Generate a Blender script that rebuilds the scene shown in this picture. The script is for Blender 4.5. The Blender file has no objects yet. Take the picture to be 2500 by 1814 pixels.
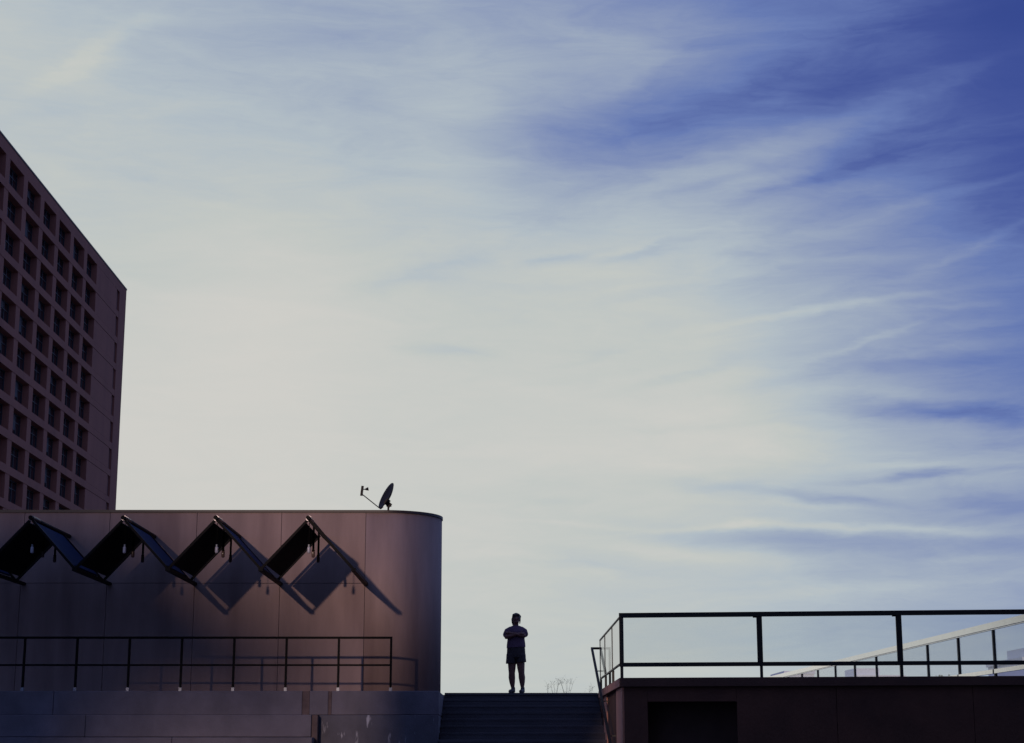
import bpy, bmesh, math, random
from mathutils import Vector, Matrix
R = math.radians
random.seed(7)
C = bpy.context.scene.collection
scn = bpy.context.scene

# ------------------------------------------------------------------ camera
cam_d = bpy.data.cameras.new('camera')
cam = bpy.data.objects.new('camera', cam_d); C.objects.link(cam)
cam.location = (0, 0, 1.6)
cam.rotation_euler = (R(90 + 12.394), 0, R(-0.2))
cam_d.sensor_width = 36.0; cam_d.lens = 4200 / 2500 * 36
cam_d.clip_start = 0.05; cam_d.clip_end = 6000
scn.camera = cam

# ------------------------------------------------------------------ exposure
vs = scn.view_settings
vs.view_transform = 'Standard'; vs.look = 'None'; vs.exposure = -1.0; vs.gamma = 1.0
vs.use_curve_mapping = False
scn.cycles.max_bounces = 8
scn.cycles.transparent_max_bounces = 16
scn.cycles.use_denoising = True
scn.cycles.sample_clamp_indirect = 4.0

# ------------------------------------------------------------------ sun
SUN_TO = Vector((0.228, 1.0, -0.197)).normalized()          # the way the light travels
sun_d = bpy.data.lights.new('sun', 'SUN'); sun_d.energy = 2.7; sun_d.angle = R(1.15)
sun_d.color = (1.0, 0.74, 0.60)
sun = bpy.data.objects.new('sun', sun_d); C.objects.link(sun)
sun.location = (-10, -40, 30)
sun.rotation_euler = SUN_TO.to_track_quat('-Z', 'Y').to_euler()

# ------------------------------------------------------------------ sky
VEIL = [(-18.96, 24.62, 0.236, 6.0), (-18.24, 14.99, 0.056, 6.0), (-17.9, 10.07, 0.064, 6.0), (-17.57, 5.17, -0.041, 6.0), (-17.25, 0.37, 0.157, 6.0), (-13.54, 25.23, 0.048, 6.0), (-13.27, 20.36, -0.019, 6.0), (-13.0, 15.36, -0.056, 6.0), (-12.75, 10.32, 0.028, 6.0), (-12.51, 5.3, 0.025, 6.0), (-12.28, 0.38, 0.018, 6.0), (-7.86, 25.65, -0.034, 6.0), (-7.54, 15.62, 0.175, 6.0), (-7.38, 10.49, -0.037, 6.0), (-7.24, 5.39, 0.017, 6.0), (-7.1, 0.39, 0.077, 6.0), (-2.01, 25.86, 0.083, 6.0), (-1.97, 20.87, -0.107, 6.0), (-1.92, 15.75, -0.073, 6.0), (-1.88, 10.57, 0.036, 6.0), (-1.84, 5.43, -0.054, 6.0), (-1.8, 0.39, 0.031, 6.0), (3.88, 25.83, -0.054, 6.0), (3.81, 20.85, 0.083, 6.0), (3.73, 15.73, 0.117, 6.0), (3.66, 10.56, 0.091, 6.0), (3.6, 5.42, 0.037, 6.0), (3.53, 0.39, 0.126, 6.0), (9.7, 25.57, -0.138, 6.0), (9.5, 20.63, -0.097, 6.0), (9.14, 10.45, 0.027, 6.0), (8.97, 5.37, 0.033, 6.0), (8.81, 0.39, 0.046, 6.0), (15.32, 25.09, 0.016, 6.0), (15.02, 20.25, -0.066, 6.0), (14.74, 15.28, -0.033, 6.0), (14.46, 10.26, -0.026, 6.0), (14.2, 5.27, 0.035, 6.0), (13.94, 0.38, 0.062, 6.0), (20.66, 24.44, -0.111, 6.0), (20.28, 19.72, -0.068, 6.0), (19.9, 14.88, -0.057, 6.0), (19.54, 10.0, -0.042, 6.0), (19.2, 5.14, -0.018, 6.0), (18.86, 0.37, 0.062, 6.0), (-1.27, 24.57, -0.025, 2.7), (-1.25, 22.74, 0.068, 2.7), (-1.24, 20.88, 0.041, 2.7), (-1.23, 19.0, 0.067, 2.7), (1.3, 24.58, -0.166, 2.7), (1.29, 22.74, 0.203, 2.7), (1.28, 20.88, -0.205, 2.7), (1.27, 19.01, -0.095, 2.7), (3.86, 24.54, -0.062, 2.7), (3.83, 22.7, 0.185, 2.7), (3.81, 20.85, -0.27, 2.7), (3.78, 18.97, 0.033, 2.7), (6.41, 24.45, -0.097, 2.7), (6.36, 22.63, 0.152, 2.7), (6.31, 20.78, -0.163, 2.7), (6.27, 18.91, -0.059, 2.7), (8.93, 24.33, -0.032, 2.7), (8.86, 22.51, 0.082, 2.7), (8.8, 20.67, -0.091, 2.7), (8.74, 18.81, 0.107, 2.7), (11.33, 22.36, 0.115, 2.7), (11.25, 20.53, -0.272, 2.7), (11.17, 18.69, 0.1, 2.7), (13.86, 23.96, 0.025, 2.7), (13.76, 22.17, -0.068, 2.7), (13.67, 20.36, 0.045, 2.7), (13.57, 18.53, -0.027, 2.7), (16.26, 23.73, -0.022, 2.7), (16.15, 21.95, -0.09, 2.7), (16.03, 20.16, 0.107, 2.7), (15.92, 18.35, -0.15, 2.7), (18.6, 23.46, -0.111, 2.7), (18.21, 18.14, -0.069, 2.7), (3.74, 16.27, 0.12, 3.6), (3.7, 13.56, -0.168, 3.6), (3.67, 10.83, 0.045, 3.6), (3.63, 8.12, -0.041, 3.6), (3.6, 5.42, -0.067, 3.6), (7.25, 16.19, -0.025, 3.6), (7.18, 13.48, 0.065, 3.6), (7.11, 10.78, 0.033, 3.6), (6.97, 5.39, -0.022, 3.6), (10.72, 16.04, -0.064, 3.6), (10.61, 13.37, -0.051, 3.6), (10.5, 10.68, 0.101, 3.6), (10.4, 8.01, -0.057, 3.6), (10.3, 5.35, -0.049, 3.6), (14.1, 15.85, 0.093, 3.6), (13.82, 10.55, -0.061, 3.6), (13.69, 7.91, 0.042, 3.6), (13.55, 5.28, -0.019, 3.6), (17.39, 15.61, 0.054, 3.6), (17.22, 13.01, -0.14, 3.6), (16.89, 7.79, 0.11, 3.6), (16.73, 5.21, -0.098, 3.6)]
WISPS = [(3.07, 19.93, 3.547, 0.819, 4, -0.04), (6.38, 20.51, 3.547, 0.955, 10, -0.04), (7.76, 19.28, 2.865, 0.464, 15, 0.13), (11.02, 20.04, 2.729, 0.409, 20, 0.05), (3.67, 21.75, 2.046, 0.437, 20, 0.05), (8.26, 21.42, 2.729, 0.546, 18, -0.08), (12.07, 18.79, 2.729, 0.3, 12, -0.08), (9.42, 18.27, 1.637, 0.191, 15, -0.07), (1.83, 16.08, 1.16, 0.191, 10, -0.12), (4.45, 16.26, 1.569, 0.232, 12, -0.13), (8.13, 16.06, 1.023, 0.164, -3, -0.09), (-2.21, 15.88, 2.456, 0.437, 12, -0.085), (-4.17, 15.31, 1.774, 0.246, 15, -0.04), (-2.18, 13.19, 2.046, 0.246, -2, -0.1), (3.0, 12.86, 1.023, 0.177, 10, -0.05), (6.18, 12.22, 1.774, 0.164, 14, -0.07), (11.2, 12.29, 1.637, 0.327, 5, -0.09), (13.75, 12.3, 2.046, 0.246, 0, -0.09), (8.58, 11.82, 1.637, 0.246, 5, -0.07), (11.44, 11.27, 1.364, 0.218, 0, -0.07), (14.23, 10.8, 3.138, 0.273, -4, -0.17), (16.15, 10.38, 1.364, 0.273, -10, -0.12), (13.9, 8.79, 0.819, 0.177, 8, -0.16), (12.15, 8.68, 1.637, 0.109, 4, -0.08), (7.86, 8.37, 2.319, 0.232, -4, -0.11), (11.01, 8.0, 1.774, 0.191, -8, -0.13), (15.71, 7.6, 2.729, 0.437, -3, -0.14), (7.85, 6.81, 3.274, 0.409, -3, -0.13), (12.32, 6.56, 4.366, 0.546, 0, -0.14), (3.47, 6.07, 3.001, 0.3, -4, -0.05), (-14.46, 22.08, 2.456, 0.437, 36, 0.1), (10.98, 14.22, 3.274, 0.123, 6, 0.13), (14.94, 14.16, 1.501, 0.096, 0, 0.07), (12.08, 13.06, 2.046, 0.123, 18, 0.09), (13.13, 11.32, 1.774, 0.232, -5, 0.1), (10.8, 9.67, 4.502, 0.682, -2, 0.1), (11.82, 7.06, 4.502, 0.164, -3, 0.19), (7.15, 7.2, 2.183, 0.123, 4, 0.1), (6.32, 6.27, 3.274, 0.3, -8, 0.09), (12.84, 5.17, 4.775, 0.205, 4, 0.07), (3.83, 22.57, 3.138, 1.091, 20, 0.07), (10.63, 19.61, 3.411, 0.614, 20, 0.12), (16.46, 21.6, 1.774, 0.355, 15, 0.06), (6.53, 15.13, 2.729, 0.409, 8, 0.05), (15.45, 15.82, 2.729, 0.136, 19, 0.065), (10.77, 7.77, 2.851, 0.109, -3, 0.061), (9.23, 15.43, 2.306, 0.136, 13, -0.031), (14.97, 17.65, 2.892, 0.164, 9, 0.064), (3.27, 5.72, 1.01, 0.136, 0, 0.054), (15.1, 7.53, 0.969, 0.15, 0, 0.06), (0.24, 6.27, 1.883, 0.164, -1, 0.051), (5.19, 16.69, 3.124, 0.109, 12, 0.039), (10.41, 5.57, 2.428, 0.164, -2, -0.037), (15.76, 8.62, 2.538, 0.123, 3, 0.049), (1.04, 8.08, 1.528, 0.164, -3, -0.041), (3.9, 5.78, 3.015, 0.177, -6, -0.034), (5.87, 7.36, 2.142, 0.177, -3, -0.035), (5.1, 14.88, 1.787, 0.15, 8, -0.048), (14.33, 12.75, 1.91, 0.177, 7, 0.052), (16.52, 8.42, 2.319, 0.136, -2, 0.043), (15.44, 6.06, 1.719, 0.096, 0, 0.063), (5.13, 9.2, 1.242, 0.136, -2, 0.055), (13.71, 9.18, 1.146, 0.109, -1, 0.06), (6.14, 10.44, 1.842, 0.136, 2, -0.039), (6.92, 18.53, 2.838, 0.164, 12, -0.061), (3.01, 7.24, 2.306, 0.109, -4, 0.059), (16.58, 9.65, 2.046, 0.15, 0, -0.056), (15.56, 13.54, 2.292, 0.164, 6, 0.045), (10.58, 10.26, 2.36, 0.15, -4, 0.034), (13.95, 9.14, 2.947, 0.15, -1, 0.043)]

def srgb(r, g, b):
    f = lambda c: c / 12.92 if c <= 0.04045 else ((c + 0.055) / 1.055) ** 2.4
    return (f(r / 255), f(g / 255), f(b / 255), 1.0)

w = bpy.data.worlds.new('World'); scn.world = w; w.use_nodes = True
nt = w.node_tree; N = nt.nodes; L = nt.links
N.clear()
def nd(t, **k):
    n = N.new(t)
    for a, v in k.items(): setattr(n, a, v)
    return n
def mth(op, a, b=None, c=None, clamp=False):
    n = nd('ShaderNodeMath', operation=op); n.use_clamp = clamp
    for i, v in enumerate((a, b, c)):
        if v is None: continue
        if isinstance(v, (int, float)): n.inputs[i].default_value = v
        else: L.new(v, n.inputs[i])
    return n.outputs[0]
def vm(op, a, b, out=0):
    n = nd('ShaderNodeVectorMath', operation=op)
    for i, v in enumerate((a, b)):
        if isinstance(v, (tuple, list)): n.inputs[i].default_value = v
        else: L.new(v, n.inputs[i])
    return n.outputs[out]
tc = nd('ShaderNodeTexCoord')
sp = nd('ShaderNodeSeparateXYZ'); L.new(tc.outputs['Generated'], sp.inputs[0])
az = mth('MULTIPLY', mth('ARCTAN2', sp.outputs[0], sp.outputs[1]), 57.29578)
el = mth('MULTIPLY', mth('ARCSINE', mth('MINIMUM', mth('MAXIMUM', sp.outputs[2], -1.0), 1.0)), 57.29578)
cb = nd('ShaderNodeCombineXYZ'); L.new(az, cb.inputs[0]); L.new(el, cb.inputs[1])
P0 = cb.outputs[0]
def noise(vec, loc, rot, sc, detail, rough, scale=1.0, dist=0.0):
    m = nd('ShaderNodeMapping'); L.new(vec, m.inputs[0])
    m.inputs['Location'].default_value = loc; m.inputs['Rotation'].default_value = (0, 0, R(rot)); m.inputs['Scale'].default_value = sc
    n = nd('ShaderNodeTexNoise'); n.noise_dimensions = '2D'; L.new(m.outputs[0], n.inputs['Vector'])
    n.inputs['Scale'].default_value = scale; n.inputs['Detail'].default_value = detail
    n.inputs['Roughness'].default_value = rough; n.inputs['Distortion'].default_value = dist
    return n
# the wind has drawn the cirrus out: bend the coordinates before laying the veil and the wisps
wn = noise(P0, (3.1, 7.7, 0), -10, (0.16, 0.42, 1), 4.0, 0.55)
wv = vm('MULTIPLY', vm('SUBTRACT', wn.outputs['Color'], (0.5, 0.5, 0.5)), (1.5, 0.55, 0.0))
P = vm('ADD', P0, wv)
wn2 = noise(P0, (13.1, 2.7, 0), -12, (0.5, 1.9, 1), 4.0, 0.6)
wv2 = vm('MULTIPLY', vm('SUBTRACT', wn2.outputs['Color'], (0.5, 0.5, 0.5)), (1.8, 0.28, 0.0))
PW = vm('ADD', P, wv2)
# broad bright veil low in the front left
g = vm('MULTIPLY', vm('SUBTRACT', P0, (-9.0, 9.0, 0.0)), (1 / 26.0, 1 / 17.0, 0.0))
acc = mth('MULTIPLY_ADD', mth('EXPONENT', mth('MULTIPLY', vm('DOT_PRODUCT', g, g, 1), -1.0)), 0.63, 0.30)
for a, e, k, sg in VEIL:
    d = vm('DISTANCE', P, (a, e, 0.0), 1)
    acc = mth('MULTIPLY_ADD', mth('EXPONENT', mth('MULTIPLY', mth('MULTIPLY', d, d), -1 / (sg * sg))), k, acc)
veil = acc
for a, e, ln, wd, ang, k in WISPS:
    m = nd('ShaderNodeMapping', vector_type='TEXTURE'); L.new(PW, m.inputs[0])
    m.inputs['Location'].default_value = (a, e, 0); m.inputs['Rotation'].default_value = (0, 0, R(ang)); m.inputs['Scale'].default_value = (ln, wd, 1)
    q = vm('DOT_PRODUCT', m.outputs[0], m.outputs[0], 1)
    acc = mth('MULTIPLY_ADD', mth('EXPONENT', mth('MULTIPLY', q, -1.0)), k, acc)
# fine streaks, strongest where the veil is half thick
fn = noise(P, (0, 0, 0), -13, (0.17, 0.80, 1), 8.0, 0.58, dist=0.5)
fn2 = noise(PW, (5, 1, 0), -11, (0.7, 4.2, 1), 6.0, 0.60, dist=0.8)
half = mth('MULTIPLY_ADD', mth('MULTIPLY', mth('MULTIPLY', veil, mth('SUBTRACT', 1.08, veil)), 4.0), 0.9, 0.06)
det = mth('ADD', mth('MULTIPLY', mth('SUBTRACT', fn.outputs[0], 0.5), 0.22), mth('MULTIPLY', mth('SUBTRACT', fn2.outputs[0], 0.5), 0.07))
v = mth('MULTIPLY_ADD', det, half, acc)
v = mth('MINIMUM', mth('MAXIMUM', v, 0.0), 1.0)
ramp = nd('ShaderNodeValToRGB'); cr = ramp.color_ramp; L.new(v, ramp.inputs[0])
stops = [(0.0, (52, 71, 146)), (0.15, (72, 89, 156)), (0.30, (104, 124, 179)), (0.45, (134, 149, 185)), (0.60, (158, 171, 191)),
         (0.75, (178, 189, 197)), (0.88, (194, 199, 196)), (1.0, (207, 206, 201))]
while len(cr.elements) < len(stops): cr.elements.new(0.5)
for e_, (p_, c_) in zip(cr.elements, stops): e_.position = p_; e_.color = srgb(*c_)
sky = nd('ShaderNodeTexSky', sky_type='NISHITA'); sky.sun_disc = False
sky.sun_elevation = R(10.9); sky.sun_rotation = R(192.85); sky.air_density = 1.0; sky.dust_density = 0.3; sky.ozone_density = 3.0
tint = nd('ShaderNodeMix', data_type='RGBA', blend_type='MULTIPLY'); tint.inputs[0].default_value = 1.0
L.new(sky.outputs[0], tint.inputs[6]); tint.inputs[7].default_value = (0.54, 0.49, 1.12, 1)
bg1 = nd('ShaderNodeBackground'); L.new(tint.outputs[2], bg1.inputs[0]); bg1.inputs[1].default_value = 0.12
bg2 = nd('ShaderNodeBackground'); L.new(ramp.outputs[0], bg2.inputs[0]); bg2.inputs[1].default_value = 2.0   # = 1 / exposure
mix = nd('ShaderNodeMixShader')
L.new(mth('MULTIPLY_ADD', v, 3.2, 0.25, clamp=True), mix.inputs[0]); L.new(bg1.outputs[0], mix.inputs[1]); L.new(bg2.outputs[0], mix.inputs[2])
wo = nd('ShaderNodeOutputWorld'); L.new(mix.outputs[0], wo.inputs[0])
w.cycles.sampling_method = 'MANUAL'; w.cycles.sample_map_resolution = 1024

# ================================================================== helpers
class MB:
    def __init__(s): s.v = []; s.f = []; s.sm = []
    def add(s, vs_, fs_, smooth=False):
        b = len(s.v); s.v += [tuple(v) for v in vs_]
        for f in fs_: s.f.append(tuple(b + i for i in f)); s.sm.append(smooth)
        return s
    def box(s, x0, x1, y0, y1, z0, z1):
        return s.add([(x0, y0, z0), (x1, y0, z0), (x1, y1, z0), (x0, y1, z0), (x0, y0, z1), (x1, y0, z1), (x1, y1, z1), (x0, y1, z1)],
                     [(0, 3, 2, 1), (4, 5, 6, 7), (0, 1, 5, 4), (1, 2, 6, 5), (2, 3, 7, 6), (3, 0, 4, 7)])
    def bbox(s, x0, x1, y0, y1, z0, z1, b=0.01):                     # box with chamfered edges
        m = bmesh.new(); bmesh.ops.create_cube(m, size=1)
        for v in m.verts:
            v.co = Vector(((x0 + x1) / 2 + v.co.x * (x1 - x0), (y0 + y1) / 2 + v.co.y * (y1 - y0), (z0 + z1) / 2 + v.co.z * (z1 - z0)))
        bmesh.ops.bevel(m, geom=m.edges[:], offset=b, segments=2, affect='EDGES', profile=0.5)
        s.addbm(m); return s
    def addbm(s, m, smooth=False):
        m.verts.ensure_lookup_table(); m.verts.index_update()
        s.add([v.co[:] for v in m.verts], [[v.index for v in f.verts] for f in m.faces], smooth); m.free(); return s
    def bar(s, p0, p1, w, h, up=(0, 0, 1)):                          # rectangular bar: w across, h along up
        p0, p1 = Vector(p0), Vector(p1); d = (p1 - p0).normalized(); u = Vector(up)
        r = d.cross(u).normalized(); u = r.cross(d).normalized()
        vs_ = []
        for p in (p0, p1):
            for a, b in ((-1, -1), (1, -1), (1, 1), (-1, 1)): vs_.append(p + r * (a * w / 2) + u * (b * h / 2))
        return s.add(vs_, [(3, 2, 1, 0), (4, 5, 6, 7), (0, 1, 5, 4), (1, 2, 6, 5), (2, 3, 7, 6), (3, 0, 4, 7)])
    def tube(s, p0, p1, r0, r1=None, n=12):
        r1 = r0 if r1 is None else r1
        p0, p1 = Vector(p0), Vector(p1); d = (p1 - p0).normalized()
        a = d.orthogonal().normalized(); b = d.cross(a); k = len(s.v)
        vs_ = [p + (a * math.cos(t) + b * math.sin(t)) * r for p, r in ((p0, r0), (p1, r1)) for t in [2 * math.pi * i / n for i in range(n)]]
        s.add(vs_, [(i, (i + 1) % n, n + (i + 1) % n, n + i) for i in range(n)], True)
        return s.add(vs_, [tuple(range(n))[::-1], tuple(range(n, 2 * n))])
    def loft(s, rings, n=24, caps=True):
        """rings: lists of points (same count) or (cx, cy, cz, rx, ry)"""
        pts = []
        for r in rings:
            if len(r) == 5 and not hasattr(r[0], '__len__'):
                cx, cy, cz, rx, ry = r
                pts.append([(cx + rx * math.cos(2 * math.pi * i / n), cy + ry * math.sin(2 * math.pi * i / n), cz) for i in range(n)])
            else: pts.append(r)
        n = len(pts[0]); vs_ = [p for r in pts for p in r]; fs_ = []
        for k in range(len(pts) - 1):
            for i in range(n): fs_.append((k * n + i, k * n + (i + 1) % n, (k + 1) * n + (i + 1) % n, (k + 1) * n + i))
        s.add(vs_, fs_, True)
        if caps: s.add(pts[0] + pts[-1], [tuple(range(n))[::-1], tuple(range(n, 2 * n))], True)
        return s
    def limb(s, pts, n=14):                                          # pts: (x, y, z, r) along the limb
        P_ = [Vector(p[:3]) for p in pts]; rings = []; a = None
        for i, p in enumerate(P_):
            d = (P_[min(i + 1, len(P_) - 1)] - P_[max(i - 1, 0)]).normalized()
            a = d.orthogonal().normalized() if a is None else (a - d * a.dot(d)).normalized()
            b = d.cross(a); r = pts[i][3]
            rings.append([p + (a * math.cos(2 * math.pi * k / n) + b * math.sin(2 * math.pi * k / n)) * r for k in range(n)])
        s.loft(rings, n)
        for p, r in ((P_[0], pts[0][3]), (P_[-1], pts[-1][3])): s.ball(p, (r, r, r), 10, 8)
        return s
    def ball(s, c, rad, n=16, m=12):
        vs_ = []; fs_ = []
        for j in range(m + 1):
            t = math.pi * j / m
            for i in range(n):
                q = 2 * math.pi * i / n
                vs_.append((c[0] + rad[0] * math.sin(t) * math.cos(q), c[1] + rad[1] * math.sin(t) * math.sin(q), c[2] + rad[2] * math.cos(t)))
        for j in range(m):
            for i in range(n): fs_.append((j * n + i, (j + 1) * n + i, (j + 1) * n + (i + 1) % n, j * n + (i + 1) % n))
        return s.add(vs_, fs_, True)
    def prism(s, poly, z0, z1):                                      # poly: (x, y) counter-clockwise
        n = len(poly)
        return s.add([(x, y, z0) for x, y in poly] + [(x, y, z1) for x, y in poly],
                     [tuple(range(n))[::-1], tuple(range(n, 2 * n))] + [(i, (i + 1) % n, n + (i + 1) % n, n + i) for i in range(n)])
    def mesh(s, name, off=(0, 0, 0)):
        me = bpy.data.meshes.new(name)
        me.from_pydata([(v[0] - off[0], v[1] - off[1], v[2] - off[2]) for v in s.v], [], s.f)
        me.polygons.foreach_set('use_smooth', s.sm); me.validate(); me.update()
        return me
    def build(s, name, m, parent=None, off=None):
        if off is None:
            off = (0, 0, 0); q = parent
            while q is not None: off = tuple(q.location[i] + off[i] for i in range(3)); q = q.parent
        o = bpy.data.objects.new(name, s.mesh(name, off)); C.objects.link(o)
        o.data.materials.append(m)
        if parent is not None: o.parent = parent
        return o

def thing(name, label, cat, loc=(0, 0, 0), rz=0.0, group=None):
    o = bpy.data.objects.new(name, None); C.objects.link(o); o.empty_display_size = 0.2
    o.location = loc; o.rotation_euler = (0, 0, rz); o['label'] = label; o['category'] = cat
    if group: o['group'] = group
    return o
def tag(o, label, cat, group=None):
    o['label'] = label; o['category'] = cat
    if group: o['group'] = group
    return o
def structure(o): o['kind'] = 'structure'; return o
def place(name, me, parent, loc, rot=(0, 0, 0)):                     # a further piece that shares mesh data
    o = bpy.data.objects.new(name, me); C.objects.link(o); o.parent = parent; o.location = loc; o.rotation_euler = rot
    return o

# ================================================================== materials
def mat(name, col, rough=0.7, metal=0.0, var=0.15, scale=3.0, stretch=(1, 1, 1), bump=0.0, bscale=40.0, spec=0.5, stain=None):
    m = bpy.data.materials.new(name); m.use_nodes = True
    t = m.node_tree; n = t.nodes; l = t.links
    b = n['Principled BSDF']; b.inputs['Roughness'].default_value = rough; b.inputs['Metallic'].default_value = metal
    b.inputs['Specular IOR Level'].default_value = spec
    co = n.new('ShaderNodeTexCoord')
    mp = n.new('ShaderNodeMapping'); mp.inputs['Scale'].default_value = stretch; l.new(co.outputs['Object'], mp.inputs[0])
    nz = n.new('ShaderNodeTexNoise'); nz.inputs['Scale'].default_value = scale; nz.inputs['Detail'].default_value = 6; nz.inputs['Roughness'].default_value = 0.62
    l.new(mp.outputs[0], nz.inputs['Vector'])
    mx = n.new('ShaderNodeMix'); mx.data_type = 'RGBA'
    mx.inputs[6].default_value = tuple(c * (1 - var) for c in col) + (1,); mx.inputs[7].default_value = tuple(min(1, c * (1 + var)) for c in col) + (1,)
    rr = n.new('ShaderNodeMapRange'); rr.inputs[1].default_value = 0.3; rr.inputs[2].default_value = 0.7; l.new(nz.outputs[0], rr.inputs[0])
    l.new(rr.outputs[0], mx.inputs[0]); out = mx.outputs[2]
    if stain:                                                        # (colour, noise scale, stretch, low, high, amount)
        sc_, ss, st_, lo, hi, am = stain
        m2 = n.new('ShaderNodeMapping'); m2.inputs['Scale'].default_value = st_; l.new(co.outputs['Object'], m2.inputs[0])
        z2 = n.new('ShaderNodeTexNoise'); z2.inputs['Scale'].default_value = ss; z2.inputs['Detail'].default_value = 5; l.new(m2.outputs[0], z2.inputs['Vector'])
        r2 = n.new('ShaderNodeMapRange'); r2.inputs[1].default_value = lo; r2.inputs[2].default_value = hi; r2.inputs[4].default_value = am; l.new(z2.outputs[0], r2.inputs[0])
        x2 = n.new('ShaderNodeMix'); x2.data_type = 'RGBA'; x2.inputs[7].default_value = tuple(sc_) + (1,)
        l.new(r2.outputs[0], x2.inputs[0]); l.new(out, x2.inputs[6]); out = x2.outputs[2]
    l.new(out, b.inputs['Base Color'])
    if bump:
        bz = n.new('ShaderNodeTexNoise'); bz.inputs['Scale'].default_value = bscale; bz.inputs['Detail'].default_value = 4; l.new(co.outputs['Object'], bz.inputs['Vector'])
        bp = n.new('ShaderNodeBump'); bp.inputs['Strength'].default_value = bump; bp.inputs['Distance'].default_value = 0.01
        l.new(bz.outputs[0], bp.inputs['Height']); l.new(bp.outputs[0], b.inputs['Normal'])
    return m

def glass(name, tint, ior=1.5, rough=0.02):
    m = bpy.data.materials.new(name); m.use_nodes = True
    t = m.node_tree; n = t.nodes; l = t.links; n.remove(n['Principled BSDF'])
    tr = n.new('ShaderNodeBsdfTransparent'); tr.inputs[0].default_value = tint + (1,)
    gl = n.new('ShaderNodeBsdfGlossy'); gl.inputs['Roughness'].default_value = rough
    fr = n.new('ShaderNodeFresnel'); fr.inputs[0].default_value = ior
    ge = n.new('ShaderNodeNewGeometry'); fo = n.new('ShaderNodeMath'); fo.operation = 'MULTIPLY_ADD'   # one reflection per pane: at its outer face
    fo.inputs[1].default_value = -1.0; fo.inputs[2].default_value = 1.0; l.new(ge.outputs['Backfacing'], fo.inputs[0])
    fm = n.new('ShaderNodeMath'); fm.operation = 'MULTIPLY'; l.new(fr.outputs[0], fm.inputs[0]); l.new(fo.outputs[0], fm.inputs[1])
    mx = n.new('ShaderNodeMixShader'); l.new(fm.outputs[0], mx.inputs[0]); l.new(tr.outputs[0], mx.inputs[1]); l.new(gl.outputs[0], mx.inputs[2])
    l.new(mx.outputs[0], n['Material Output'].inputs[0])
    return m

M = {}
M['render'] = mat('painted_render', (0.285, 0.196, 0.185), 0.8, var=0.15, scale=1.6, stretch=(1.6, 1.6, 0.28), bump=0.25, bscale=60, stain=((0.16, 0.10, 0.10), 1.6, (1.0, 1.0, 0.12), 0.52, 0.74, 0.6))
M['coping'] = mat('roof_coping', (0.035, 0.022, 0.022), 0.5)
M['core'] = mat('wall_core', (0.06, 0.045, 0.045), 0.9)
M['concrete'] = mat('cast_concrete', (0.140, 0.122, 0.150), 0.85, var=0.22, scale=1.3, bump=0.4, bscale=30, stain=((0.06, 0.055, 0.07), 1.1, (1, 1, 0.5), 0.5, 0.72, 0.6))
M['stained'] = mat('stained_concrete', (0.10, 0.092, 0.115), 0.85, var=0.25, scale=1.6, bump=0.4, bscale=30, stain=((0.55, 0.53, 0.60), 3.4, (1.9, 1.0, 0.5), 0.60, 0.68, 0.75))
M['joint'] = mat('mortar_joint', (0.11, 0.075, 0.075), 0.9, var=0.3, scale=6)
M['step'] = mat('step_stone', (0.070, 0.064, 0.078), 0.85, var=0.25, scale=2.2, stretch=(0.4, 1, 1), bump=0.35)
M['paving'] = mat('paving', (0.22, 0.21, 0.20), 0.85, var=0.15, scale=0.6, bump=0.3)
M['asphalt'] = mat('asphalt', (0.05, 0.05, 0.052), 0.9, var=0.2, scale=0.3, bump=0.4)
M['black'] = mat('black_paint', (0.005, 0.004, 0.004), 0.6, var=0.2, scale=14, spec=0.1)
M['rail_dark'] = mat('dark_bronze_paint', (0.022, 0.018, 0.016), 0.42, var=0.25, scale=16)
M['black_satin'] = mat('black_satin', (0.012, 0.007, 0.007), 0.6, var=0.2, spec=0.12)
M['galv'] = mat('galvanised_sleeve', (0.30, 0.31, 0.35), 0.45, 0.6, var=0.15, scale=20)
M['steel'] = mat('polished_steel', (0.93, 0.90, 0.87), 0.16, 1.0, var=0.04, scale=4)
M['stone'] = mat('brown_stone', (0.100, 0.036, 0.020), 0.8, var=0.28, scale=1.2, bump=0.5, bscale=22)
M['stone_lip'] = mat('stone_lip', (0.095, 0.038, 0.024), 0.75, var=0.22, scale=2.0, bump=0.4)
M['door'] = mat('dark_door', (0.065, 0.034, 0.026), 0.7, spec=0.2)
M['tower'] = mat('tower_precast', (0.30, 0.112, 0.082), 0.85, var=0.10, scale=0.25, bump=0.1, bscale=5, stain=((0.17, 0.06, 0.055), 0.4, (1, 1, 0.15), 0.5, 0.8, 0.4))
M['tower_deep'] = mat('tower_recess', (0.16, 0.07, 0.06), 0.85, var=0.12, scale=0.3)
M['frame'] = mat('window_frame', (0.05, 0.05, 0.06), 0.5, 0.3)
M['pane'] = mat('window_glass', (0.012, 0.014, 0.022), 0.06, 0.0, var=0.3, scale=0.6, spec=0.9)
M['sheet'] = mat('canopy_sheet', (0.005, 0.016, 0.060), 0.85, 0.0, var=0.25, scale=2.0, spec=0.1)
M['lining'] = mat('black_lining', (0.010, 0.008, 0.008), 0.8, var=0.2, spec=0.1)
M['sunlit_stone'] = mat('sunlit_stone', (0.60, 0.27, 0.18), 0.8, var=0.25, scale=3.0, stretch=(1, 1, 0.3), bump=0.4)  # brown stone with warm sunlight painted into its colour
M['canopy_frame'] = mat('canopy_frame', (0.006, 0.0045, 0.0045), 0.6, 0.0, var=0.2, spec=0.12)
M['jar'] = mat('frosted_jar', (0.50, 0.47, 0.54), 0.3, var=0.03)
M['smoky'] = mat('smoky_jar', (0.12, 0.08, 0.08), 0.15, var=0.05)
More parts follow.
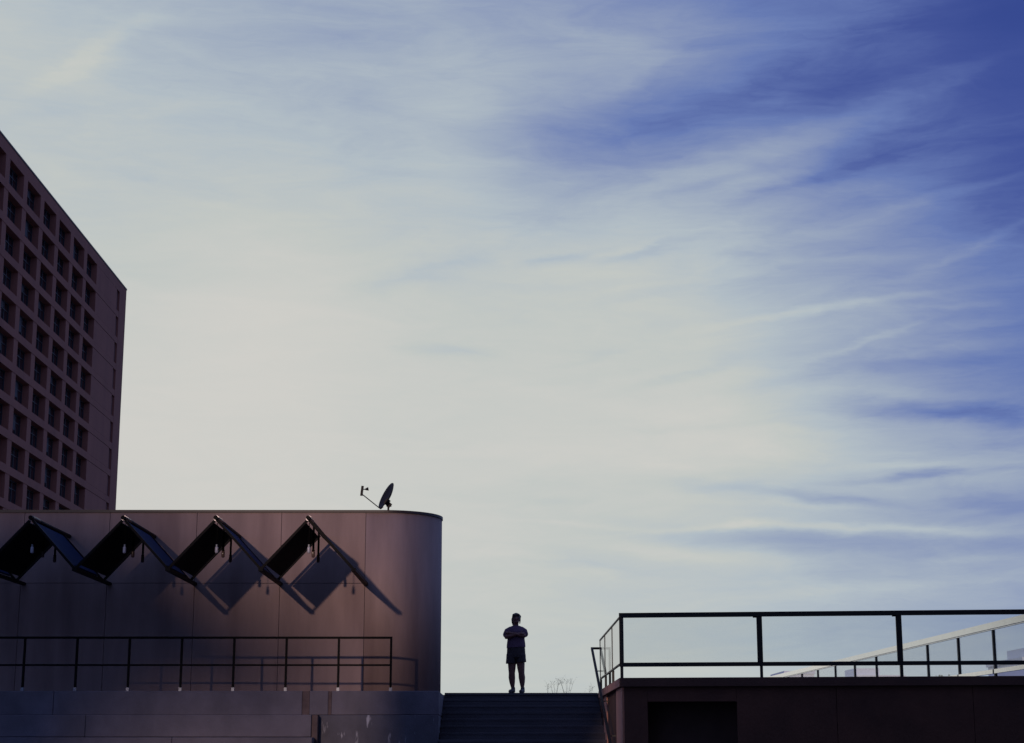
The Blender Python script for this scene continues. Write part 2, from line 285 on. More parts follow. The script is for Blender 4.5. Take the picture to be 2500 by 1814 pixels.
M['dish'] = mat('dish_paint', (0.011, 0.008, 0.010), 0.55, var=0.15, scale=8, spec=0.2)
M['skin'] = mat('skin', (0.17, 0.072, 0.058), 0.55, var=0.06, scale=12)
M['shirt'] = mat('mauve_cotton', (0.110, 0.062, 0.105), 0.9, var=0.1, scale=18, bump=0.3, bscale=90)
M['shorts'] = mat('dark_twill', (0.045, 0.034, 0.038), 0.9, var=0.15, scale=20, bump=0.3, bscale=120)
M['hair'] = mat('dark_hair', (0.040, 0.022, 0.018), 0.5, var=0.4, scale=30, stretch=(1, 1, 0.2))
M['shoe'] = mat('dark_shoe', (0.045, 0.035, 0.040), 0.6, var=0.1)
M['stem'] = mat('dry_stem', (0.16, 0.13, 0.09), 0.9, var=0.2, scale=20)
M['leaf'] = mat('dry_leaf', (0.12, 0.11, 0.06), 0.8, var=0.3, scale=10)
M['far_wall'] = mat('hazy_far_wall', (0.74, 0.79, 0.84), 0.9, var=0.06, scale=0.05)  # distance haze put into this pale blue-grey
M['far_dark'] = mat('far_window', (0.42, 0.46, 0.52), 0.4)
M['blocker'] = mat('blocker_dark', (0.06, 0.055, 0.055), 0.7, var=0.12, scale=0.2)  # dark surface of the added light blockers
M['bark'] = mat('bark', (0.09, 0.07, 0.05), 0.9)
M['foliage'] = mat('foliage', (0.06, 0.085, 0.035), 0.7, var=0.3, scale=0.5)
M['glass'] = glass('railing_glass', (0.935, 0.95, 0.96), 1.5)
M['side_glass'] = glass('side_glass', (0.985, 0.985, 0.985), 1.45)
M['milky'] = glass('clear_glass', (0.965, 0.97, 0.965), 2.7)

LAND = 2.74                                                          # level of the upper plaza

# ================================================================== ground, plaza
g_ = MB()
g_.add([(-3000, -3000, 0), (3000, -3000, 0), (3000, 3000, 0), (-3000, 3000, 0)], [(0, 1, 2, 3)])
structure(g_.build('ground', M['asphalt']))
structure(MB().box(-60, 60, 37.35, 140, 0.004, LAND).build('plaza', M['paving']))

# ================================================================== staircase
st = thing('staircase', 'wide dark stone staircase rising between the blue-grey ledges and the terrace', 'staircase', (0.3, 36, 0))
NST, RISE, RUN = 20, LAND / 20, 0.42
MB().box(-1.26, 1.89, 36.0, 37.34, 0.01, LAND - 0.05).build('landing_base', M['step'], st)
MB().bbox(-1.26, 1.89, 35.98, 37.34, LAND - 0.05 + 0.002, LAND, 0.004).build('landing_slab', M['step'], st)
for i in range(1, NST):
    z = LAND - RISE * i; y = 36.0 - RUN * i
    m_ = MB(); m_.box(-1.26, 1.89, y, y + RUN - 0.002, 0.01, z - 0.045); m_.bbox(-1.26, 1.89, y - 0.008, y + RUN - 0.002, z - 0.0448, z, 0.003)
    m_.build('step', M['step'], st)

# ================================================================== ledges (retaining wall of cast blocks)
rw = thing('retaining_wall', 'stepped blue-grey concrete retaining wall below the black railing', 'wall', (-6, 33.3, 0))
def blk(x0, x1, y0, y1, z0, z1, m='concrete', name='block', b=0.012): return MB().bbox(x0, x1, y0, y1, z0, z1, b).build(name, M[m], rw)
for x0, x1 in ((-18, -13.2), (-13.194, -8.6), (-8.594, -3.875)): blk(x0, x1, 33.3, 35.2, 2.243, 2.69)
blk(-3.872, -3.735, 33.318, 35.0, 2.243, 2.686, 'joint', 'joint_strip', 0.004)
blk(-3.732, -3.38, 33.3, 35.2, 2.243, 2.69)
blk(-3.377, -3.315, 33.31, 35.0, 2.243, 2.686, 'joint', 'joint_strip', 0.004)
blk(-3.312, -1.275, 33.3, 35.98, 2.243, 2.69)
for x0, x1 in ((-18, -12.4), (-12.394, -7.9), (-7.894, -3.66)): blk(x0, x1, 33.0, 35.0, 1.832, 2.238)
blk(-3.657, -3.545, 33.05, 35.0, 1.6, 2.234, 'joint', 'joint_strip', 0.004)
blk(-3.542, -1.275, 33.27, 35.98, 0.01, 2.238, 'stained')
for x0, x1 in ((-18, -11.0), (-10.994, -6.2), (-6.194, -3.60)): blk(x0, x1, 32.66, 35.0, 0.01, 1.822)

# ================================================================== pavilion with the rounded end
pv = thing('pavilion', 'low dusky pink pavilion wall with a rounded end and flat roof', 'building', (-6, 36.15, 0))
CX_, CY_, RAD = -2.50, 36.15, 1.15
WT = 6.33
def arc(r, n=40): return [(CX_ + r * math.sin(t), CY_ - r * math.cos(t)) for t in [math.pi * i / n for i in range(n + 1)]]
MB().prism([(-18, CY_ - RAD + 0.06)] + arc(RAD - 0.06) + [(-18, CY_ + RAD - 0.06)], 2.0, WT - 0.01).build('wall_core', M['core'], pv)
xs_ = [-18.0, -15.03, -13.3, -11.57, -9.833, -8.089, -6.312, -4.584, -2.863]
for a, b in zip(xs_[:-1], xs_[1:]):
    for z0, z1 in ((2.705, 4.888), (4.896, WT)):
        MB().bbox(a + 0.004, b - 0.004, 35.0, 35.07, z0, z1, 0.004).build('wall_panel', M['render'], pv)
for z0, z1 in ((2.705, WT),):
    outer = [(-2.859, 35.0)] + arc(RAD); inner = ([(-2.859, 35.07)] + arc(RAD - 0.065))[::-1]
    m_ = MB(); k = len(outer); inn = inner[::-1]
    vs_ = [(x, y, z) for z in (z0, z1) for x, y in outer] + [(x, y, z) for z in (z0, z1) for x, y in inn]
    fs_ = []
    for i in range(k - 1):
        fs_.append((i, i + 1, k + i + 1, k + i)); fs_.append((2 * k + i + 1, 2 * k + i, 3 * k + i, 3 * k + i + 1))
        fs_.append((k + i, k + i + 1, 3 * k + i + 1, 3 * k + i)); fs_.append((i + 1, i, 2 * k + i, 2 * k + i + 1))
    m_.add(vs_, fs_, True); cp = m_.build('curved_panel', M['render'], pv)
    for p in cp.data.polygons: p.use_smooth = abs(p.normal.z) < 0.5
MB().box(-18, -2.5, 37.28, 37.33, 2.705, WT).build('rear_panel', M['render'], pv)
MB().prism([(-18.03, CY_ - RAD - 0.018)] + arc(RAD + 0.018) + [(-18.03, CY_ + RAD + 0.018)], WT + 0.003, WT + 0.056).build('coping', M['coping'], pv)
MB().prism([(-18, CY_ - RAD + 0.03)] + arc(RAD - 0.03) + [(-18, CY_ + RAD - 0.03)], 2.692, 2.704).build('plinth', M['core'], pv)

# ================================================================== black railing on the ledge
rl = thing('railing', 'black two-bar steel railing along the ledge before the pink wall', 'railing', (-7, 33.5, 2.69))
RY = 33.5
px_ = [-2.21 - 1.0065 * i for i in range(14)]
for x in px_:
    m_ = MB(); m_.box(x - 0.021, x + 0.021, RY - 0.021, RY + 0.021, 2.70, 3.683); p_ = m_.build('post', M['black'], rl)
    MB().box(x - 0.027, x + 0.027, RY - 0.027, RY + 0.027, 2.692, 2.76).build('sleeve', M['galv'], p_)
MB().box(px_[-1] - 0.5, -2.189, RY - 0.024, RY + 0.024, 3.684, 3.726).build('top_rail', M['black'], rl)
for a, b in zip(px_[1:], px_[:-1]):
    MB().box(a + 0.0215, b - 0.0215, RY - 0.015, RY + 0.015, 3.166, 3.202).build('mid_rail', M['black'], rl)

# ================================================================== zigzag canopies and their pendant lamps
APX = [-10.63, -8.897, -7.165, -5.435, -3.704]
HX, ZA, ZV, YF, YB = 0.866, 5.82, 4.885, 32.1, 34.99
which = ['at the left edge of the picture', 'second from the left edge', 'in the middle of the five', 'second from the rounded end', 'nearest the rounded end of the wall']
def canopy(ax, lab):
    t = thing('canopy', lab, 'canopy', (ax, YF, ZA), 0, 'zigzag canopies along the pink wall')
    for sgn, nm in ((-1, 'left'), (1, 'right')):
        A = Vector((ax, 0, ZA)); B = Vector((ax + sgn * HX, 0, ZV)); d = (B - A).normalized(); nrm = Vector((-d.z * sgn, 0, d.x * sgn))
        p = lambda f, y: A + (B - A) * f + Vector((0, y, 0))
        m_ = MB(); th = nrm * 0.012
        q = [p(0.06, YF + 0.052), p(0.905, YF + 0.052), p(0.905, 34.26), p(0.06, 34.26)]
        m_.add([v + th for v in q] + [v - th for v in q], [(0, 1, 2, 3), (7, 6, 5, 4), (1, 0, 4, 5), (2, 1, 5, 6), (3, 2, 6, 7), (0, 3, 7, 4)])
        sh = m_.build('sheet', M['sheet'], t)
        q2 = [v - nrm * 0.0125 for v in q]; m_ = MB()
        m_.add([v for v in q2] + [v - nrm * 0.006 for v in q2], [(0, 1, 2, 3), (7, 6, 5, 4), (1, 0, 4, 5), (2, 1, 5, 6), (3, 2, 6, 7), (0, 3, 7, 4)])
        m_.build('lining', M['lining'], sh)
        for y in (YF + 0.025, 34.42):
            MB().bar(p(0.03, y), p(0.985, y), 0.05, 0.045, nrm).build('frame_bar', M['canopy_frame'], t)
    MB().tube((ax, YF - 0.05, ZA + 0.02), (ax, YB, ZA + 0.02), 0.042, n=14).build('ridge_pole', M['canopy_frame'], t)
    m_ = MB()
    for k in range(9):
        y = YF + 0.03 + k * 0.055; m_.tube((ax, y, ZA + 0.02), (ax, y + 0.022, ZA + 0.02), 0.052, n=10)
    o = m_.build('ridge_clips', M['steel_dull'], t); o['kind'] = 'stuff'
    MB().bar((ax + HX, YF - 0.03, ZV - 0.01), (ax + HX, YB + 0.005, ZV - 0.01), 0.085, 0.055).build('valley_gutter', M['canopy_frame'], t)
    return t
M['steel_dull'] = mat('worn_steel', (0.22, 0.20, 0.22), 0.3, 1.0, var=0.1)
for i, ax in enumerate(APX):
    t = canopy(ax, 'dark zigzag canopy over the pink wall, ' + which[i])
MB().bar((APX[0] - HX, YF - 0.03, ZV - 0.01), (APX[0] - HX, YB + 0.005, ZV - 0.01), 0.085, 0.055).build('valley_gutter', M['canopy_frame'], [o for o in C.objects if o.name == 'canopy'][0])

pos_w = ['front', 'middle', 'rear']
short = ['leftmost full', 'second full', 'third full', 'the rightmost']
def pendant(ax, y, k, lab):
    t = thing('pendant_lamp', lab, 'lamp', (ax, y, ZA), 0, 'pendant lamps under the canopies')
    zt = 5.335
    if k == 0:
        MB().tube((ax, y, zt), (ax, y, ZA - 0.02), 0.006, n=6).build('cord', M['black'], t)
        MB().tube((ax, y, zt - 0.012), (ax, y, zt + 0.03), 0.022, n=10).build('socket', M['galv'], t)
    else:
        MB().tube((ax, y, zt), (ax, y, ZA - 0.02), 0.021, n=10).build('stem', M['black'], t)
        MB().tube((ax, y, zt - 0.012), (ax, y, zt + 0.012), 0.03, n=12).build('socket', M['black'], t)
    m_ = MB(); r = 0.032
    m_.loft([(ax, y, zt - 0.135, 0.016, 0.016), (ax, y, zt - 0.13, 0.026, 0.028), (ax, y, zt - 0.112, r, r), (ax, y, zt - 0.045, r, r), (ax, y, zt - 0.025, 0.03, 0.03), (ax, y, zt - 0.013, 0.021, 0.021)], 14)
    m_.build('jar', M['jar' if k == 0 else 'smoky'], t)
    return t
for i, ax in enumerate(APX[1:]):
    for k, y in enumerate((32.30, 33.05, 33.95)):
        look = ('white frosted jar lamp on a thin cord', 'dark jar lamp on a thick stem', 'dark jar lamp on a thick stem')[k]
        pendant(ax, y, k, '%s, %s under %s canopy' % (look, pos_w[k], short[i]))

# ================================================================== satellite dish on the roof
dz = WT + 0.06
sd = thing('satellite_dish', 'dark satellite dish with a long feed arm on the flat roof', 'satellite dish', (-2.45, 35.6, dz))
MB().tube((-2.45, 35.6, dz), (-2.45, 35.6, dz + 0.25), 0.021, n=14).build('mast', M['dish'], sd)
MB().box(-2.54, -2.36, 35.52, 35.68, dz + 0.001, dz + 0.012).build('base_plate', M['dish'], sd)
m_ = MB(); m_.bar((-2.47, 35.6, dz + 0.14), (-2.40, 35.6, dz + 0.22), 0.07, 0.07); m_.bar((-2.52, 35.6, dz + 0.20), (-2.44, 35.6, dz + 0.30), 0.05, 0.09)
m_.bar((-2.41, 35.57, dz + 0.17), (-2.385, 35.57, dz + 0.17), 0.04, 0.05); m_.tube((-2.44, 35.54, dz + 0.24), (-2.44, 35.66, dz + 0.24), 0.014)
m_.build('bracket', M['dish'], sd)
nrm = Vector((-0.82, -0.37, 0.42)).normalized(); cen = Vector((-2.505, 35.6, dz + 0.385))
upv = (Vector((0, 0, 1)) - nrm * nrm.z).normalized(); sdv = nrm.cross(upv)
m_ = MB(); rings = []
for k in range(0, 9):
    f = k / 8; dep = 0.075 * (1 - f * f)
    rings.append([cen - nrm * dep + (upv * math.cos(a) * 0.30 + sdv * math.sin(a) * 0.265) * max(f, 0.02) for a in [2 * math.pi * i / 36 for i in range(36)]])
back = [[p - nrm * 0.012 for p in r] for r in rings[::-1]]
m_.loft(rings + back, 36, caps=True); m_.build('reflector', M['dish'], sd)
foot = cen - upv * 0.31 - nrm * 0.02; head = Vector((-2.995, 35.47, dz + 0.395))
MB().tube(cen - upv * 0.24 - nrm * 0.05, foot, 0.012).build('arm_foot', M['dish'], sd)
MB().tube(foot, head, 0.0105, n=10).build('feed_arm', M['dish'], sd)
m_ = MB(); m_.bar(head + Vector((-0.01, 0, -0.035)), head + Vector((0.012, 0, 0.17)), 0.035, 0.05, (1, 0, 0)); fh = m_.build('feed_head', M['dish'], sd)
m_ = MB(); hp = head + Vector((0.02, 0, 0.10)); m_.tube(hp, hp + Vector((0.055, 0.01, 0.0)), 0.010); m_.tube(hp + Vector((0.05, 0.01, 0.0)), hp + Vector((0.11, 0.02, 0.012)), 0.018, 0.038, 14)
m_.build('feed_horn', M['dish'], fh)

# ================================================================== terrace on the right
TX, TY = 1.852, 28.4
E_ = Vector((0.9926, -0.1213, 0)); NN = Vector((-0.1213, -0.9926, 0))   # along the front, out of the front
te = thing('terrace', 'dark brown stone terrace with an overhanging lip and a black doorway', 'terrace', (TX, TY, 0))
def fr(s, d=0.0, z=0.0): q = Vector((TX, TY, 0)) + E_ * s + NN * d; return (q.x, q.y, z)
def fprism(s0, s1, d0, d1, z0, z1):                                  # d outwards positive
    p = [fr(s0, d1), fr(s1, d1), fr(s1, d0), fr(s0, d0)]
    return MB().prism([(a[0], a[1]) for a in p], z0, z1)
f0 = fr(16)
MB().prism([(TX, TY), (f0[0], f0[1]), (f0[0], 37.33), (1.905, 37.33), (1.905, 34.9), (TX, 34.9)], 2.60, LAND).build('deck_slab', M['stone_lip'], te)
IN = -0.06
fprism(0.064, 0.44, IN - 0.5, IN, 0.01, 2.598).build('wall_panel', M['stone'], te)
fprism(0.443, 1.877, IN - 0.5, IN + 0.004, 2.36, 2.597).build('lintel', M['stone'], te)
for a, b in ((1.88, 3.46), (3.468, 5.6), (5.608, 8.0), (8.008, 11.0), (11.008, 16.0)):
    fprism(a, b, IN - 0.5, IN, 0.01, 2.598).build('wall_panel', M['stone'], te)
dr = fprism(0.442, 1.878, IN - 0.40, IN - 0.33, 0.01, 2.5).build('door', M['door'], te)
fprism(1.08, 1.11, IN - 0.33, IN - 0.29, 0.9, 1.4).build('handle', M['galv'], dr)
for y0, y1 in ((30.11, 31.5), (31.51, 32.89), (33.91, 34.85)):
    MB().box(1.915, 2.3, y0, y1, 0.01, 2.598).build('side_panel', M['stone'], te)
MB().box(1.895, 2.3, 28.49, 30.1, 0.01, 2.597).build('sunlit_corner', M['sunlit_stone'], te)  # sunlit corner of the side wall, its light put into the colour
MB().box(1.893, 2.3, 32.9, 33.9, 0.01, 2.597).build('sunlit_strip', M['sunlit_stone'], te)  # strip of sunlight on the side wall, built as paler stone
MB().box(1.846, 1.8515, 28.44, 34.88, 2.606, LAND - 0.006).build('sunlit_edge', M['sunlit_stone'], te)  # sunlight along the lip, painted as a pale strip
MB().box(1.90, 2.3, 34.86, 37.3, 0.01, 2.597).build('side_panel', M['stone'], te)

# front railing with glass
tr = thing('glass_railing', 'heavy dark front railing with clear glass panes on the terrace edge', 'railing', (TX, TY, LAND))
fp = [0.0, 2.275, 4.497, 6.72, 8.94, 11.16, 13.4]
for i, s in enumerate(fp):
    w2 = 0.034 if i == 0 else 0.045
    fprism(s - (0 if i == 0 else w2), s + (2 * w2 if i == 0 else w2), -0.075, -0.012, 2.984, 3.712).build('post', M['rail_dark'], tr)
    f2 = 0.024
    c = s + (0.034 if i == 0 else 0.014)
    fprism(c - f2, c + f2, -0.068, -0.02, LAND + 0.001, 2.918).build('post_foot', M['rail_dark'], tr)
    if i: fprism(s - 0.10, s - w2, -0.06, -0.03, 3.695, 3.712).build('clip', M['rail_dark'], tr)
fprism(-0.002, 13.5, -0.082, -0.004, 3.713, 3.788).build('top_rail', M['rail_dark'], tr)
fprism(-0.001, 13.5, -0.078, -0.008, 2.919, 2.983).build('bottom_rail', M['rail_dark'], tr)
for a, b in zip(fp[:-1], fp[1:]):
    fprism(a + (0.07 if a == 0 else 0.047), b - 0.047, -0.048, -0.038, 2.984, 3.7125).build('glass_pane', M['glass'], tr)

# side railing with glass
sr = thing('glass_railing', 'slim side railing with glass panes receding beside the stairs', 'railing', (1.86, 31, LAND))
sp_ = [30.50, 32.75, 34.42]
for y in sp_:
    MB().box(1.855, 1.875, y - 0.03, y + 0.03, 2.975, 3.70).build('post', M['rail_dark'], sr)
    MB().box(1.855, 1.895, y - 0.04, y + 0.04, LAND + 0.001, 2.948).build('post_foot', M['rail_dark'], sr)
MB().box(1.852, 1.882, 28.50, 34.46, 3.702, 3.728).build('top_rail', M['stone_pink'] if 'stone_pink' in M else M['rail_dark'], sr)
MB().box(1.852, 1.885, 28.50, 34.46, 2.949, 2.974).build('bottom_rail', M['rail_dark'], sr)
for a, b in zip([28.50] + sp_[:-1], sp_):
    MB().box(1.862, 1.870, a + 0.032, b - 0.032, 2.976, 3.701).build('glass_pane', M['side_glass'], sr)

# stair handrail
hr = thing('handrail', 'sloping square steel handrail beside the stairs and the terrace wall', 'handrail', (1.775, 33, 0))
h0, h1, h2 = (1.775, 35.9, 3.64), (1.775, 30.7, 1.965), (1.775, 28.2, 1.16)
MB().bar(h0, h2, 0.045, 0.045).build('rail', M['black_satin'], hr)
MB().bar((1.7525, 35.9, 3.64), (2.16, 35.9, 3.64), 0.045, 0.045).build('return_bar', M['black_satin'], hr)
for y in (34.6, 32.6, 30.6, 28.9):
    z = 3.64 - (35.9 - y) * (3.64 - 1.965) / 5.2
    m_ = MB(); m_.bar((1.775, y, z - 0.022), (1.775, y, z - 0.10), 0.018, 0.018, (1, 0, 0)); m_.bar((1.766, y, z - 0.10), (1.914, y, z - 0.10), 0.018, 0.018)
    m_.build('bracket', M['rail_dark'], hr)
MB().bar((2.14, 35.9, LAND), (2.14, 35.9, 3.617), 0.045, 0.045, (1, 0, 0)).build('post', M['rail_dark'], hr)
MB().bar((1.775, 28.25, 0.11), (1.775, 28.25, 1.17), 0.045, 0.045, (1, 0, 0)).build('post', M['rail_dark'], hr)

# glass balustrade of the upper walk, farther right
gb = thing('balustrade', 'bright steel topped glass balustrade running away behind the terrace', 'balustrade', (11.8, 42, LAND))
def gx(y): return 11.8 - 0.0202 * (y - 42)
ys_ = [35.85 + 3.075 * i for i in range(15)]
for y in ys_:
    x = gx(y)
    MB().box(x - 0.03, x + 0.03, y - 0.045, y + 0.045, LAND + 0.001, 4.428).build('post', M['rail_dark'], gb)
ya, yb = 34.5, 79.2
MB().bar((gx(ya), ya, 4.533), (gx(yb), yb, 4.533), 0.12, 0.15).build('top_rail', M['steel'], gb)
MB().bar((gx(ya), ya, 4.444), (gx(yb), yb, 4.444), 0.05, 0.022).build('glazing_channel', M['steel'], gb)
for a, b in zip(ys_[:-1], ys_[1:]):
    MB().bar((gx(a) - 0.01, a + 0.06, 3.44), (gx(b) - 0.01, b - 0.06, 3.44), 0.09, 0.10).build('bottom_rail', M['steel'], gb)
    MB().bar((gx(a), a + 0.05, 3.96), (gx(b), b - 0.05, 3.96), 0.012, 0.935).build('glass_pane', M['milky'], gb)

# ================================================================== tower block
TW = thing('tower_block', 'tall reddish concrete tower with a grid of deep set windows', 'building', (-44.48, 195, 0), R(0.36))
FL, BAY = 3.06, 5.93
TOPZ, OT, OH = 54.15, 53.0, 2.32
def lb(name, x0, x1, y0, y1, z0, z1, m, parent=TW):
    return MB().box(x0, x1, y0, y1, z0, z1).build(name, M[m], parent, off=(0, 0, 0))
cols = [-46.95 + BAY * k for k in range(-2, 6)]                      # bay centres, local y
NF = 12
yl0, yl1 = cols[0] - BAY / 2, cols[-1] + BAY / 2 - 0.70              # window field
zb = OT - FL * (NF - 1) - OH
lb('wall', -22, -0.72, -64.0, -0.02, 0.01, TOPZ - 0.02, 'tower')
lb('parapet', -0.72, 0.0, -64, 0.0, OT, TOPZ, 'tower')
lb('lower_wall', -0.719, 0.0, -64, -0.01, 0.01, zb - 0.76, 'tower')
lb('coping', -22.05, 0.05, -64.05, 0.05, TOPZ + 0.003, TOPZ + 0.16, 'coping')
lb('wall_panel', -0.715, 0.0, -64, yl0, zb - 0.755, OT - 0.005, 'tower')
wf = MB(); W_, H_ = 4.6, OH                                          # window frame, local to its lower middle
for y0, y1, z0, z1 in ((-W_ / 2, -W_ / 2 + 0.12, 0, H_), (W_ / 2 - 0.12, W_ / 2, 0, H_), (-W_ / 2 + 0.12, W_ / 2 - 0.12, 0, 0.12), (-W_ / 2 + 0.12, W_ / 2 - 0.12, H_ - 0.12, H_),
                       (-0.75, -0.65, 0.12, H_ - 0.12), (0.75, 0.85, 0.12, H_ - 0.12)):
    wf.box(-0.69, -0.60, y0, y1, z0, z1)
for y0, y1 in ((-W_ / 2 + 0.12, -0.75), (-0.65, 0.75), (0.85, W_ / 2 - 0.12)): wf.box(-0.68, -0.61, y0, y1, 1.5, 1.58)
wfm = wf.mesh('window'); wfm.materials.append(M['frame'])
pn = MB().box(-0.675, -0.655, -W_ / 2 + 0.1, W_ / 2 - 0.1, 0.1, H_ - 0.1).mesh('pane'); pn.materials.append(M['pane'])
rw_ = random.Random(11)
M['blind'] = mat('window_blind', (0.09, 0.085, 0.10), 0.8, var=0.2)
bl = []
for y0, y1, hh in ((-2.15, -0.78, 0.9), (-0.62, 0.72, 1.4), (-2.15, 0.72, 0.55)):
    q_ = MB().box(-0.654, -0.640, y0, y1, H_ - 0.13 - hh, H_ - 0.13).mesh('blind'); q_.materials.append(M['blind']); bl.append(q_)
sill = MB().box(-0.60, 0.03, -W_ / 2, W_ / 2, -0.06, 0.04).mesh('sill'); sill.materials.append(M['tower'])
for k in range(len(cols) + 1):                                       # piers, a shade proud of the spandrels
    if k == 0: a, b = yl0, cols[0] - 2.3
    elif k == len(cols): a, b = cols[-1] + 2.3, yl1
    else: a, b = cols[k - 1] + 2.3, cols[k] - 2.3
    lb('pier', -0.71, 0.02, a, b, zb - 0.75, OT - 0.006, 'tower')
for j in range(NF):
    zt = OT - FL * j
    lb('spandrel', -0.713, 0.055, yl0 + 0.01, yl1 - 0.01, zt - OH - 0.74, zt - OH, 'tower')
    lb('end_panel', -0.714, 0.0, yl1 + 0.003, -4.9, zt - OH, zt - 0.02, 'tower')
    lb('end_band', -0.714, 0.02, yl1 + 0.003, -4.9, zt - OH - 0.72, zt - OH - 0.03, 'tower')
    lb('slot_infill', -0.73, -0.22, -4.895, -3.45, zt - OH, zt - 0.02, 'tower_deep')
    lb('slot_band', -0.73, -0.02, -4.894, -3.45, zt - OH - 0.74, zt - OH - 0.001, 'tower')
    for y in cols:
        if zt < 1.6 + 0.1365 * (195 + y) - 1.0: continue             # below the pavilion roof: not in the picture
        wo_ = place('window', wfm, TW, (0, y, zt - OH))
        place('pane', pn, wo_, (0, 0, 0))
        q_ = rw_.random()
        if q_ < 0.5: place('blind', bl[int(q_ * 6) % 3], wo_, (0, 0, 0))
lb('end_pier', -0.72, -0.001, -3.448, -0.001, zb - 0.755, OT - 0.004, 'tower')

# ================================================================== person with folded arms
pe = thing('person', 'person in a mauve tee and dark shorts standing with folded arms', 'person', (0.212, 36.32, LAND))
BX, BY, BZ = 0.212, 36.32, LAND
def W3(p): return (BX + p[0], BY + p[1], BZ + p[2])
def WL(pts): return [W3(p[:3]) + (p[3],) for p in pts]
b_ = MB()
b_.loft([W3((x, y, z)) + (rx, ry) for x, y, z, rx, ry in ((0, 0, .76, .13, .09), (0, 0, .80, .178, .13), (0, 0, .92, .172, .128), (0, -.005, 1.05, .160, .122), (0, -.01, 1.18, .165, .125), (0, -.01, 1.27, .155, .108), (0, 0, 1.335, .125, .075), (-.005, .005, 1.385, .085, .06))], 28)
for sx, leg in ((-1, ((-.088, .0, .80, .100), (-.086, 0, .66, .090), (-.087, -.005, .52, .078), (-.089, -.008, .41, .066), (-.088, .008, .32, .070), (-.080, .014, .22, .058), (-.070, .012, .12, .037), (-.067, .01, .06, .036))),
                (1, ((.088, .0, .80, .100), (.092, 0, .66, .090), (.101, -.005, .52, .078), (.112, -.008, .41, .064), (.121, .008, .32, .069), (.127, .014, .22, .056), (.131, .012, .12, .036), (.132, .01, .06, .035)))):
    b_.limb(WL(leg), 18)
# arms: upper arm down, forearm across the chest
b_.limb(WL(((-.138, 0, 1.300, .048), (-.190, -.01, 1.26, .053), (-.212, -.035, 1.185, .048), (-.205, -.085, 1.150, .044), (-.13, -.150, 1.165, .042), (-.04, -.172, 1.19, .036), (.055, -.170, 1.212, .029))), 16)
b_.limb(WL(((.138, 0, 1.300, .047), (.180, -.01, 1.26, .050), (.188, -.04, 1.195, .046), (.170, -.10, 1.175, .043), (.09, -.150, 1.185, .041), (0, -.185, 1.205, .034), (-.09, -.170, 1.225, .028))), 16)
# hands: one tucked by the upper arm with its fingers showing, one over the other arm
b_.limb(WL(((-.09, -.170, 1.225, .026), (-.145, -.150, 1.232, .030), (-.185, -.115, 1.235, .026))), 12)
for k, (dz_, ln) in enumerate(((.026, .055), (.008, .066), (-.010, .062), (-.027, .048))):
    b_.limb(WL(((-.185, -.113, 1.235 + dz_, .0095), (-.185 - ln * .6, -.085, 1.237 + dz_ * 1.2, .0085), (-.185 - ln * 1.15, -.04, 1.222 + dz_ * 1.2, .0075))), 8)
b_.limb(WL(((-.13, -.165, 1.250, .011), (-.155, -.155, 1.282, .010), (-.165, -.130, 1.300, .008))), 8)
b_.limb(WL(((.055, -.170, 1.212, .026), (.105, -.172, 1.215, .030), (.14, -.150, 1.215, .026))), 12)
for dz_, ln in ((.026, .048), (.008, .058), (-.010, .054), (-.027, .042)):
    b_.limb(WL(((.14, -.148, 1.215 + dz_, .0095), (.14 + ln * .6, -.120, 1.217 + dz_ * 1.1, .0085), (.14 + ln, -.075, 1.212 + dz_ * 1.1, .0075))), 8)
b_.limb(WL(((.095, -.175, 1.235, .011), (.115, -.172, 1.266, .010), (.125, -.150, 1.282, .008))), 8)
# neck, head, face (turned a little to the viewer's right)
b_.limb(WL(((-.005, .01, 1.33, .058), (-.002, .0, 1.40, .054), (0, -.005, 1.47, .05))), 16)
b_.ball(W3((0, 0, 1.535)), (.076, .094, .106), 24, 18)
b_.ball(W3((.006, -.028, 1.475)), (.056, .062, .060), 18, 14)
b_.limb(WL(((.012, -.088, 1.545, .010), (.014, -.104, 1.515, .014))), 10)      # nose
b_.ball(W3((.012, -.083, 1.468)), (.024, .012, .008))                          # mouth
for x in (-.022, .046): b_.ball(W3((x, -.079, 1.545)), (.015, .012, .010))     # brow and eyes
for x in (-.077, .077): b_.ball(W3((x, .008, 1.53)), (.010, .020, .030))       # ears
body = b_.build('body', M['skin'], pe)
rm = body.modifiers.new('remesh', 'REMESH'); rm.mode = 'VOXEL'; rm.voxel_size = 0.0065; rm.use_smooth_shade = True
sm_ = body.modifiers.new('smooth', 'SMOOTH'); sm_.factor = 0.5; sm_.iterations = 4
dg = bpy.context.evaluated_depsgraph_get(); me_ = bpy.data.meshes.new_from_object(body.evaluated_get(dg))
body.modifiers.clear(); body.data = me_
if not body.data.materials: body.data.materials.append(M['skin'])
def cloth(name, m, build, vox=0.007, it=5):
    q = MB(); build(q); o = q.build(name, M[m], pe)
    a = o.modifiers.new('remesh', 'REMESH'); a.mode = 'VOXEL'; a.voxel_size = vox; a.use_smooth_shade = True
    s2 = o.modifiers.new('smooth', 'SMOOTH'); s2.factor = 0.5; s2.iterations = it
    dg2 = bpy.context.evaluated_depsgraph_get(); me2 = bpy.data.meshes.new_from_object(o.evaluated_get(dg2)); o.modifiers.clear(); o.data = me2
    if not me2.materials: me2.materials.append(M[m])
    return o
def rip(rx, ry, n=36, amp=0.0, k=5, ph=0.0, c=(0, 0), z=0.0, tilt=0.0):
    out = []
    for i in range(n):
        t = 2 * math.pi * i / n; a = 1 + amp * math.sin(k * t + ph)
        out.append(W3((c[0] + rx * a * math.cos(t), c[1] + ry * a * math.sin(t), z + tilt * math.cos(t))))
    return out
